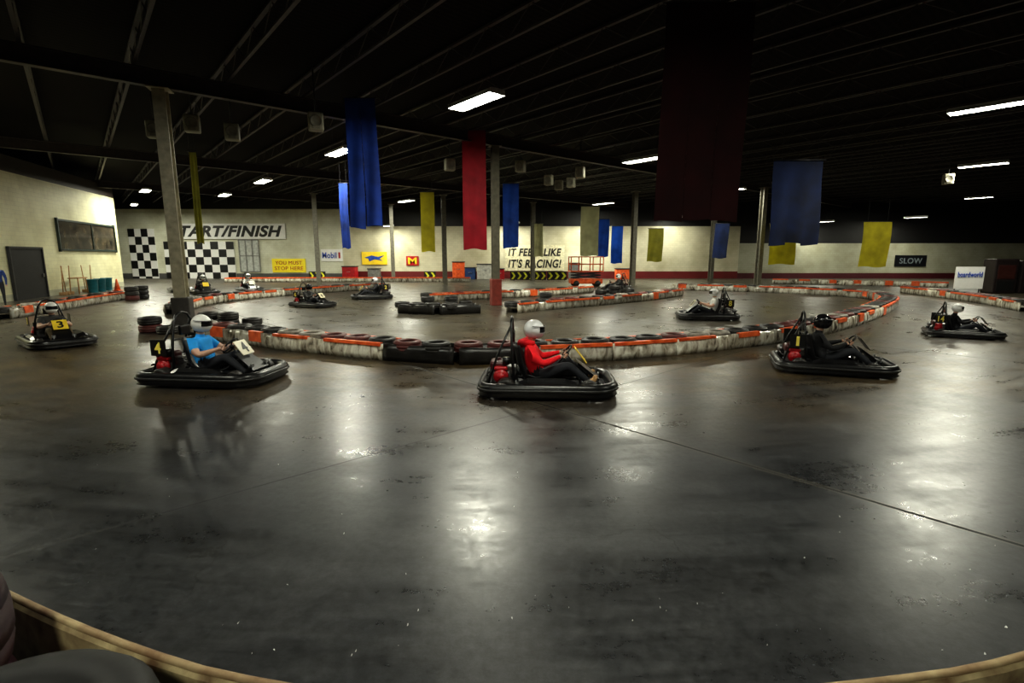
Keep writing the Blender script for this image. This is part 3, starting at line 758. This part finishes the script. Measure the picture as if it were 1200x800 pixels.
# ------------------------------------------------------------ driver
BN = {'pelvis': ((-.17, 0, .26), .15), 'spine': ((-.23, 0, .4), .145), 'chest': ((-.27, 0, .56), .17), 'nb': ((-.27, 0, .69), .09), 'neck': ((-.255, 0, .77), .055), 'head': ((-.225, 0, .9), .085), 'top': ((-.22, 0, .98), .07)}
for s, k in ((1, 'L'), (-1, 'R')):
    BN.update({'sh'+k: ((-.26, s*.185, .655), .085), 'ua'+k: ((-.18, s*.26, .55), .072), 'el'+k: ((-.09, s*.31, .47), .06), 'fa'+k: ((.03, s*.27, .5), .053), 'wr'+k: ((.165, s*.195, .555), .031), 'pa'+k: ((.225, s*.178, .57), .035),
               'hi'+k: ((-.1, s*.11, .24), .11), 'th'+k: ((.1, s*.155, .34), .098), 'kn'+k: ((.3, s*.195, .43), .074), 'ca'+k: ((.42, s*.19, .34), .064), 'an'+k: ((.62, s*.19, .18), .046), 'ba'+k: ((.7, s*.2, .2), .048), 'to'+k: ((.725, s*.2, .29), .038)})
BE = [('pelvis', 'spine', 0), ('spine', 'chest', 0), ('chest', 'nb', 0), ('nb', 'neck', 4), ('neck', 'head', 4), ('head', 'top', 4)]
for k in 'LR':
    BE += [('chest', 'sh'+k, 0), ('sh'+k, 'ua'+k, 0), ('ua'+k, 'el'+k, 1), ('el'+k, 'fa'+k, 1), ('fa'+k, 'wr'+k, 1), ('wr'+k, 'pa'+k, 4), ('pelvis', 'hi'+k, 2), ('hi'+k, 'th'+k, 2), ('th'+k, 'kn'+k, 2), ('kn'+k, 'ca'+k, 2), ('ca'+k, 'an'+k, 2), ('an'+k, 'ba'+k, 3), ('ba'+k, 'to'+k, 3)]
def grow(nodes, edges, name):
    names = list(nodes); me = bpy.data.meshes.new(name)
    me.from_pydata([nodes[n][0] for n in names], [(names.index(a), names.index(b)) for a, b, _ in edges], [])
    o = bpy.data.objects.new('tmp_body', me); COL.objects.link(o)
    o.modifiers.new('Skin', 'SKIN'); sd = o.modifiers.new('Sub', 'SUBSURF'); sd.levels = 2; sd.render_levels = 2
    if not me.skin_vertices:
        bm = bmesh.new(); bm.from_mesh(me); bm.verts.layers.skin.verify(); bm.to_mesh(me); bm.free()
    for i, n in enumerate(names):
        r = nodes[n][1]; me.skin_vertices[0].data[i].radius = (r, r)
        me.skin_vertices[0].data[i].use_root = (i == 0)
    bpy.context.view_layer.update(); dg = bpy.context.evaluated_depsgraph_get()
    ev = o.evaluated_get(dg); out = bpy.data.meshes.new_from_object(ev)
    vs = [v.co.copy() for v in out.vertices]; fs = [list(p.vertices) for p in out.polygons]
    bpy.data.objects.remove(o)
    return vs, fs
def segd(p, a, b):
    ab = b-a; t = max(0, min(1, (p-a).dot(ab)/ab.length_squared)); return (p-(a+ab*t)).length
def build_body(nodes, edges, hands=True):
    vs, fs = grow(nodes, edges, 'body')
    mb = MB()
    segs = [(Vector(nodes[a][0]), Vector(nodes[b][0]), m_, (nodes[a][1]+nodes[b][1])/2) for a, b, m_ in edges]
    mids = []
    for f in fs:
        c = sum((vs[i] for i in f), Vector())/len(f)
        mids.append(min(segs, key=lambda q: segd(c, q[0], q[1])-q[3]*.8)[2])
    mb.v += vs
    for f, m_ in zip(fs, mids): mb.f.append(f); mb.m.append(m_); mb.s.append(True)
    if hands:
        d = Vector((.6, 0, .8)); fw = Vector((.8, 0, -.6))
        for s in (1, -1):
            pc = Vector((.262, s*.15, .572))
            for k in range(4):
                ln = (.9, 1.0, .95, .8)[k]; off = d*((k-1.5)*.021)
                mb.tube([pc+off+Vector((0, s*.03, 0))-fw*.012, pc+off+Vector((0, s*.03, 0))+fw*.018*ln, pc+off+Vector((0, s*.005, 0))+fw*.03*ln, pc+off+Vector((0, -s*.022, 0))+fw*.012, pc+off+Vector((0, -s*.02, 0))-fw*.006], [.011, .0105, .01, .009, .006], 7, m=4)
            mb.tube([pc+Vector((0, s*.02, 0))-fw*.02+d*.01, pc+Vector((0, 0, 0))-fw*.03+d*.03, pc+Vector((0, -s*.012, 0))-fw*.024+d*.055], [.014, .012, .008], 7, m=4)
    me = bpy.data.meshes.new('person'); me.from_pydata([tuple(v) for v in mb.v], [], mb.f)
    for p, mi in zip(me.polygons, mb.m): p.material_index = mi; p.use_smooth = True
    return me
body_me = build_body(BN, BE)
for i in range(5): body_me.materials.append(skin)
def helmet_fn(p):
    q = p.copy()
    if q.z < 0 and q.x > 0: q.x *= 1.12; q.z *= .95
    if q.z < -.105: q.z = -.105
    if q.z < -.05: q.x *= .96; q.y *= .94
    return q
helm_me = MB().ball((0, 0, 0), (.142, .125, .14), 24, 16, fn=helmet_fn).mesh('helmet', [whitep])
vs = []; fs = []
for j in range(5):
    el = math.radians(-8+30*j/4)
    for i in range(13):
        az = math.radians(-58+116*i/12)
        vs.append((.149*math.cos(el)*math.cos(az)*1.02, .131*math.cos(el)*math.sin(az), .145*math.sin(el)))
for j in range(4):
    for i in range(12): k = j*13+i; fs.append([k, k+1, k+14, k+13])
vis_me = MB().add(vs, fs, 0, True).mesh('visor', [visor_m])
trim_me = MB().tube([(.15*math.cos(math.radians(a))*1.0, .133*math.sin(math.radians(a)), .06) for a in range(-100, 101, 20)], .006, 6).mesh('helmet_trim', [mat('trim_grey', (.15, .15, .16), .4)])
hl = {'black': mat('black_gloss', (.012, .012, .014), .15), 'silver': mat('silver_gloss', (.75, .76, .78), .2)}
def driver(M, shirt, sleeve, pants, shoe, helmet, label, hood=False):
    o = ob('person', body_me, M=M, label=label, cat='person')
    for i, m_ in enumerate((shirt, sleeve, pants, shoe, skin)):
        o.material_slots[i].link = 'OBJECT'; o.material_slots[i].material = m_
    h = ob('helmet', helm_me, parent=o, M=Matrix.Translation((-.215, 0, .94)) @ Matrix.Rotation(.08, 4, 'Y') @ Matrix.Scale(1.13, 4))
    h.material_slots[0].link = 'OBJECT'; h.material_slots[0].material = helmet
    ob('visor', vis_me, parent=h); ob('helmet_trim', trim_me, parent=h)
    if hood:
        ob('hood', MB().tube([(-.2, -.12, .75), (-.31, -.12, .76), (-.4, 0, .73), (-.31, .12, .76), (-.2, .12, .75)], [.03, .055, .07, .055, .03], 10).mesh('hood', [shirt]), parent=o)
    return o
cl = lambda n, c, **k: mat(n, c, .85, **k)
c_blue = cl('blue_tshirt', (.02, .34, .85), var=.12); c_red = cl('red_hoodie', (.85, .01, .02), var=.15); c_blk = cl('black_jacket', (.01, .01, .012)); c_wht = cl('white_shirt', (.6, .6, .58), var=.1)
c_gry = cl('dark_grey_shirt', (.04, .04, .04)); c_yel = cl('khaki_trousers', (.12, .09, .05))
numy = mat('plate_yellow', (.9, .65, .05), .4, var=.06); numw = mat('plate_cream', (.65, .6, .42), .4, var=.06); numb = mat('plate_black', (.012, .012, .012), .35)
ylet = mat('letter_yellow', (.95, .8, .15), .4, var=.05)
kt = build_kart()
up45 = Vector((-.62, 0, .78)); nfront = Vector((.78, 0, .62))
def nose_frame(): return frame((.5, 0, .56), Vector((0, 1, 0)), up45, nfront)
def side_frame(s, x=-.68, z=.6): return frame((x, s*.42, z), Vector((-s, 0, 0)), Vector((0, 0, 1)), Vector((0, s, 0)))
K = [
 (.55, 7.75, -3, 1, '', numy, None, None, 'black go-kart with red engine carrying the red hooded driver', (c_red, c_red, jeans, tan, hl['silver'], 'person in red hoodie, dark trousers and silver helmet, driving', True)),
 (-4.95, 8.42, -6, 1, '4', numw, numb, ylet, 'black go-kart number 4 with red engine and cream plate', (c_blue, skin, jeans, black, whitep, 'person in blue t-shirt and white helmet steering a kart')),
 (5.82, 9.15, -20, .93, '1', numb, numb, ylet, 'black go-kart number 1 with tall black roll bar', (c_blk, c_blk, jeans, black, hl['black'], 'person dressed in black with black helmet, leaning back driving')),
 (-10.7, 11.9, -38, .9, '3', numy, numb, ylet, 'black go-kart number 3 with yellow front plate', (c_gry, skin, c_yel, black, whitep, 'person in dark shirt and white helmet driving a kart')),
 (11.65, 13.1, -30, .77, '14', numb, numb, ylet, 'black go-kart number 14', (c_blk, c_blk, jeans, black, whitep, 'person in black jacket and white helmet driving a kart')),
 (6.45, 16.9, 172, .92, '8', numw, numb, ylet, 'black go-kart on the inner track with white shirted driver', (c_wht, skin, jeans, black, whitep, 'person in white shirt and white helmet driving a kart')),
 (-8.15, 21.0, -20, .85, '6', numw, numb, ylet, 'dark go-kart rounding the inner track', (c_gry, c_gry, jeans, black, hl['black'], 'person in dark grey clothes and black helmet driving')),
 (-6.85, 25.0, 200, .95, '2', numy, numb, ylet, 'dark go-kart on the inner track', (c_blk, c_blk, jeans, black, hl['silver'], 'person in black clothes and silver helmet driving')),
 (-17.0, 28.4, -50, .95, '', numy, None, None, 'black go-kart waiting in the pit with a rider', (c_gry, c_gry, jeans, black, whitep, 'person in grey with white helmet sitting in a waiting kart')),
 (-19.0, 29.6, -50, .95, '', numw, None, None, 'empty black go-kart waiting in the pit', None),
 (-15.5, 30.4, -50, .95, '', numw, None, None, 'black go-kart waiting in the pit with a rider', (c_wht, c_wht, jeans, black, whitep, 'person in white with white helmet sitting in a waiting kart')),
 (6.0, 30.0, 190, .95, '', numw, None, None, 'dark go-kart on the far straight', (c_gry, c_gry, jeans, black, whitep, 'person in grey with white helmet driving a kart')),
]
roots = [kt]+[dup(kt) for _ in K[1:]]
for r, (x, y, hd, s, num, nb, sb_, sf, lab, dr) in zip(roots, K):
    M = T(x, y, 0, math.radians(hd), s); r.matrix_basis = M; r['label'] = lab; r['category'] = 'go-kart'; r['group'] = 'racing karts'
    plate(r, nose_frame(), .3, .28, num, nb, blackp if nb is not numb else ylet)
    if sb_:
        for s_ in (-1, 1): plate(r, side_frame(s_), .26, .26, num, sb_, sf)
    if dr: driver(M, *dr)

# ------------------------------------------------------------ bits near the left wall
def lw(x, y, out):
    p = on_left(x, y); return FL @ Vector((p.x, 0, out))
teal = mat('teal_plastic', (.02, .16, .2), .4)
binm = MB().lathe([(.22, 0), (.27, .7), (.3, .72), (.3, .75), (.25, .75), (.2, .03), (0.001, .03), (.001, 0)], 20, 'z', False).mesh('trash_bin', [teal])
for i, (x, o_) in enumerate(((87, .9), (97, .9), (108, .8))):
    p = lw(x, 340, o_); ob('trash_bin', binm, M=T(p.x, p.y, 0), label='open teal plastic bin by the wall', cat='bin', group='teal bins')
wood = mat('broom_wood', (.4, .2, .07), .6)
for i, x in enumerate((64, 68, 73, 92, 99)):
    p = lw(x, 340, .35)
    b = ob('broom', MB().cyl((0, 0, .14), (.0, .0, 1.55), .025, n=8).mesh('broom', [wood]), M=T(p.x, p.y, 0, .3) @ Matrix.Rotation(.12*(1 if i % 2 else -1), 4, 'X'), label='wooden broom leaning near the wall', cat='broom', group='leaning brooms')
    ob('bristles', MB().box((0, 0, .08), (.34, .07, .15), bev=.01).mesh('bristles', [tan]), parent=b)
p = lw(79, 342, .55)
tb = ob('work_stand', MB().box((0, 0, .86), (1.1, .5, .05), bev=.01).mesh('work_stand', [wood]), M=T(p.x, p.y, 0, math.atan2(LU.y, LU.x)), label='small wooden work stand against the cream wall', cat='table')
for sx in (-1, 1):
    for sy in (-1, 1):
        ob('leg', MB().cyl((sx*.5, sy*.2, 0), (sx*.45, sy*.18, .84), .03, n=8).mesh('leg', [wood]), parent=tb)
p = lw(101, 346, 1.6)
cn = ob('traffic_cone', MB().lathe([(.001, .7), (.03, .7), (.16, .04), (.001, .04)], 20, 'z', False).mesh('traffic_cone', [orange]), M=T(p.x, p.y), label='orange traffic cone by the bins', cat='traffic cone')
ob('cone_base', MB().box((0, 0, .02), (.4, .4, .04), bev=.01).mesh('cone_base', [orange]), parent=cn)

SN = {'pelvis': ((0, 0, .95), .15), 'spine': ((0, 0, 1.12), .13), 'chest': ((0, 0, 1.32), .15), 'nb': ((0, 0, 1.47), .08), 'neck': ((.01, 0, 1.54), .055), 'head': ((.02, 0, 1.66), .09), 'top': ((.01, 0, 1.74), .075)}
for s, k in ((1, 'L'), (-1, 'R')):
    SN.update({'sh'+k: ((0, s*.19, 1.42), .07), 'el'+k: ((-.02, s*.25, 1.13), .047), 'wr'+k: ((.06, s*.25, .88), .03), 'pa'+k: ((.08, s*.25, .8), .034), 'hi'+k: ((0, s*.1, .9), .1), 'kn'+k: ((.03, s*.12, .5), .062), 'an'+k: ((0, s*.12, .1), .04), 'to'+k: ((.14, s*.14, .045), .038)})
SE = [('pelvis', 'spine', 0), ('spine', 'chest', 0), ('chest', 'nb', 0), ('nb', 'neck', 4), ('neck', 'head', 4), ('head', 'top', 4)]
for k in 'LR': SE += [('chest', 'sh'+k, 0), ('sh'+k, 'el'+k, 1), ('el'+k, 'wr'+k, 1), ('wr'+k, 'pa'+k, 4), ('pelvis', 'hi'+k, 2), ('hi'+k, 'kn'+k, 2), ('kn'+k, 'an'+k, 2), ('an'+k, 'to'+k, 3)]
sm_ = build_body(SN, SE, hands=False)
for m_ in (cl('navy_jacket', (.02, .05, .2)), MC['navy_jacket'], jeans, black, skin): sm_.materials.append(m_)
p = floor_at(2, 358); ps = ob('person', sm_, M=T(p.x, p.y, 0, -.9), label='person in navy jacket standing by the black door', cat='person')
ob('hair', MB().ball((-.005, 0, 1.72), (.115, .1, .1)).mesh('hair', [mat('brown_hair', (.04, .025, .015), .7)]), parent=ps)

# ------------------------------------------------------------ scissor lift
p = floor_at(686, 335)
o = ob('scissor_lift', MB().box((0, 0, .35), (2.2, .9, .35), bev=.05).mesh('scissor_lift', [orange]), M=T(p.x, p.y, 0, .1), label='orange scissor lift with guard rails', cat='scissor lift')
for x in (-.75, .75):
    for y in (-.42, .42):
        ob('wheel', MB().cyl((x, y-.07, .2), (x, y+.07, .2), .2, n=18).mesh('wheel', [rubber]), parent=o)
mb = MB()
for y in (-.3, .3):
    for k in range(2):
        mb.box((0, y, 0), (2.0, .05, .09), M=Matrix.Translation((0, 0, .65+.2*k)) @ Matrix.Rotation(.1*(1 if k else -1), 4, 'Y'))
        mb.box((0, y*.85, 0), (2.0, .05, .09), M=Matrix.Translation((0, 0, .65+.2*k)) @ Matrix.Rotation(-.1*(1 if k else -1), 4, 'Y'))
ob('scissor_arms', mb.mesh('scissor_arms', [dsteel]), parent=o)
mb = MB().box((0, 0, 1.02), (2.3, .9, .08))
for z in (1.5, 2.0):
    mb.tube([(-1.12, -.42, z), (1.12, -.42, z), (1.12, .42, z), (-1.12, .42, z)], .035, 6, True)
for x in (-1.12, -.4, .4, 1.12):
    for y in (-.42, .42): mb.cyl((x, y, 1.05), (x, y, 2.0), .035, n=6)
ob('platform', mb.mesh('platform', [orange]), parent=o)

p = floor_at(1132, 346)
F = frame((p.x, p.y, 0), Vector((1, 0, 0)), Vector((0, 0, 1)), Vector((0, -1, 0)))
o = panel('freestanding_sign', F, (-.75, .35), (.75, 1.5), .06, whitep, label='white freestanding sign with dark lettering', cat='sign')
letter(o, 'boardworld', bluep, .86, .24, dy=.15, bold=.01)
for s_ in (-.65, .65): ob('leg', MB().cyl((s_, -.52, -.03), (s_, -.925, -.03), .03).mesh('leg', [dsteel]), parent=o)
p0 = floor_at(1168, 343)
for i, (w, h) in enumerate(((1.2, 1.9), (1.3, 1.8), (1.3, 1.95))):
    o = ob('machine_cabinet', MB().box((0, 0, h/2), (w, .9, h), bev=.06).mesh('machine_cabinet', [mat('cabinet_dark', (.02, .014, .014), .4)]), M=T(p0.x+i*1.55, p0.y, 0, -.1), label='dark upright arcade style machine cabinet', cat='cabinet', group='dark cabinets')
    ob('front_panel', MB().box((0, -.46, h*.62), (w*.75, .02, h*.4), bev=.01).mesh('front_panel', [mat('panel_brown', (.05, .017, .014), .3)]), parent=o)
    ob('cabinet_door', MB().box((0, -.46, h*.22), (w*.75, .02, h*.3), bev=.01).mesh('cabinet_door', [blackp]), parent=o)

# floor litter
mb = MB(); rnd = random.Random(5)
for i in range(60):
    p = floor_at(rnd.uniform(100, 1180), rnd.uniform(480, 780)); r = rnd.uniform(.003, .009); a = rnd.random()*6
    mb.add([(p.x+r*math.cos(a+q)*(.4 if q % 2 else 1), p.y+r*math.sin(a+q), .003+.002*q) for q in (0, 1.4, 3, 4.4)], [[0, 1, 2, 3]])
ob('floor_litter', mb.mesh('floor_litter', [mat('litter_white', (.6, .6, .58), .7)]), label='tiny pale scraps scattered on the track floor', cat='litter', kind='stuff')

# ------------------------------------------------------------ world and camera
w = bpy.data.worlds.new('World'); sc.world = w; w.use_nodes = True
w.node_tree.nodes['Background'].inputs[0].default_value = (.5, .55, .6, 1); w.node_tree.nodes['Background'].inputs[1].default_value = .008
sc.view_settings.view_transform = 'Standard'
try: sc.view_settings.look = 'Medium High Contrast'
except Exception as ex: print('look', ex)
cam = bpy.data.cameras.new('camera'); cam.sensor_width = 36; cam.lens = 18
co = bpy.data.objects.new('camera', cam); COL.objects.link(co)
co.location = (0, 0, CH); co.rotation_euler = (math.radians(90)-PITCH, 0, 0); cam.clip_end = 300; cam.clip_start = .05
sc.camera = co
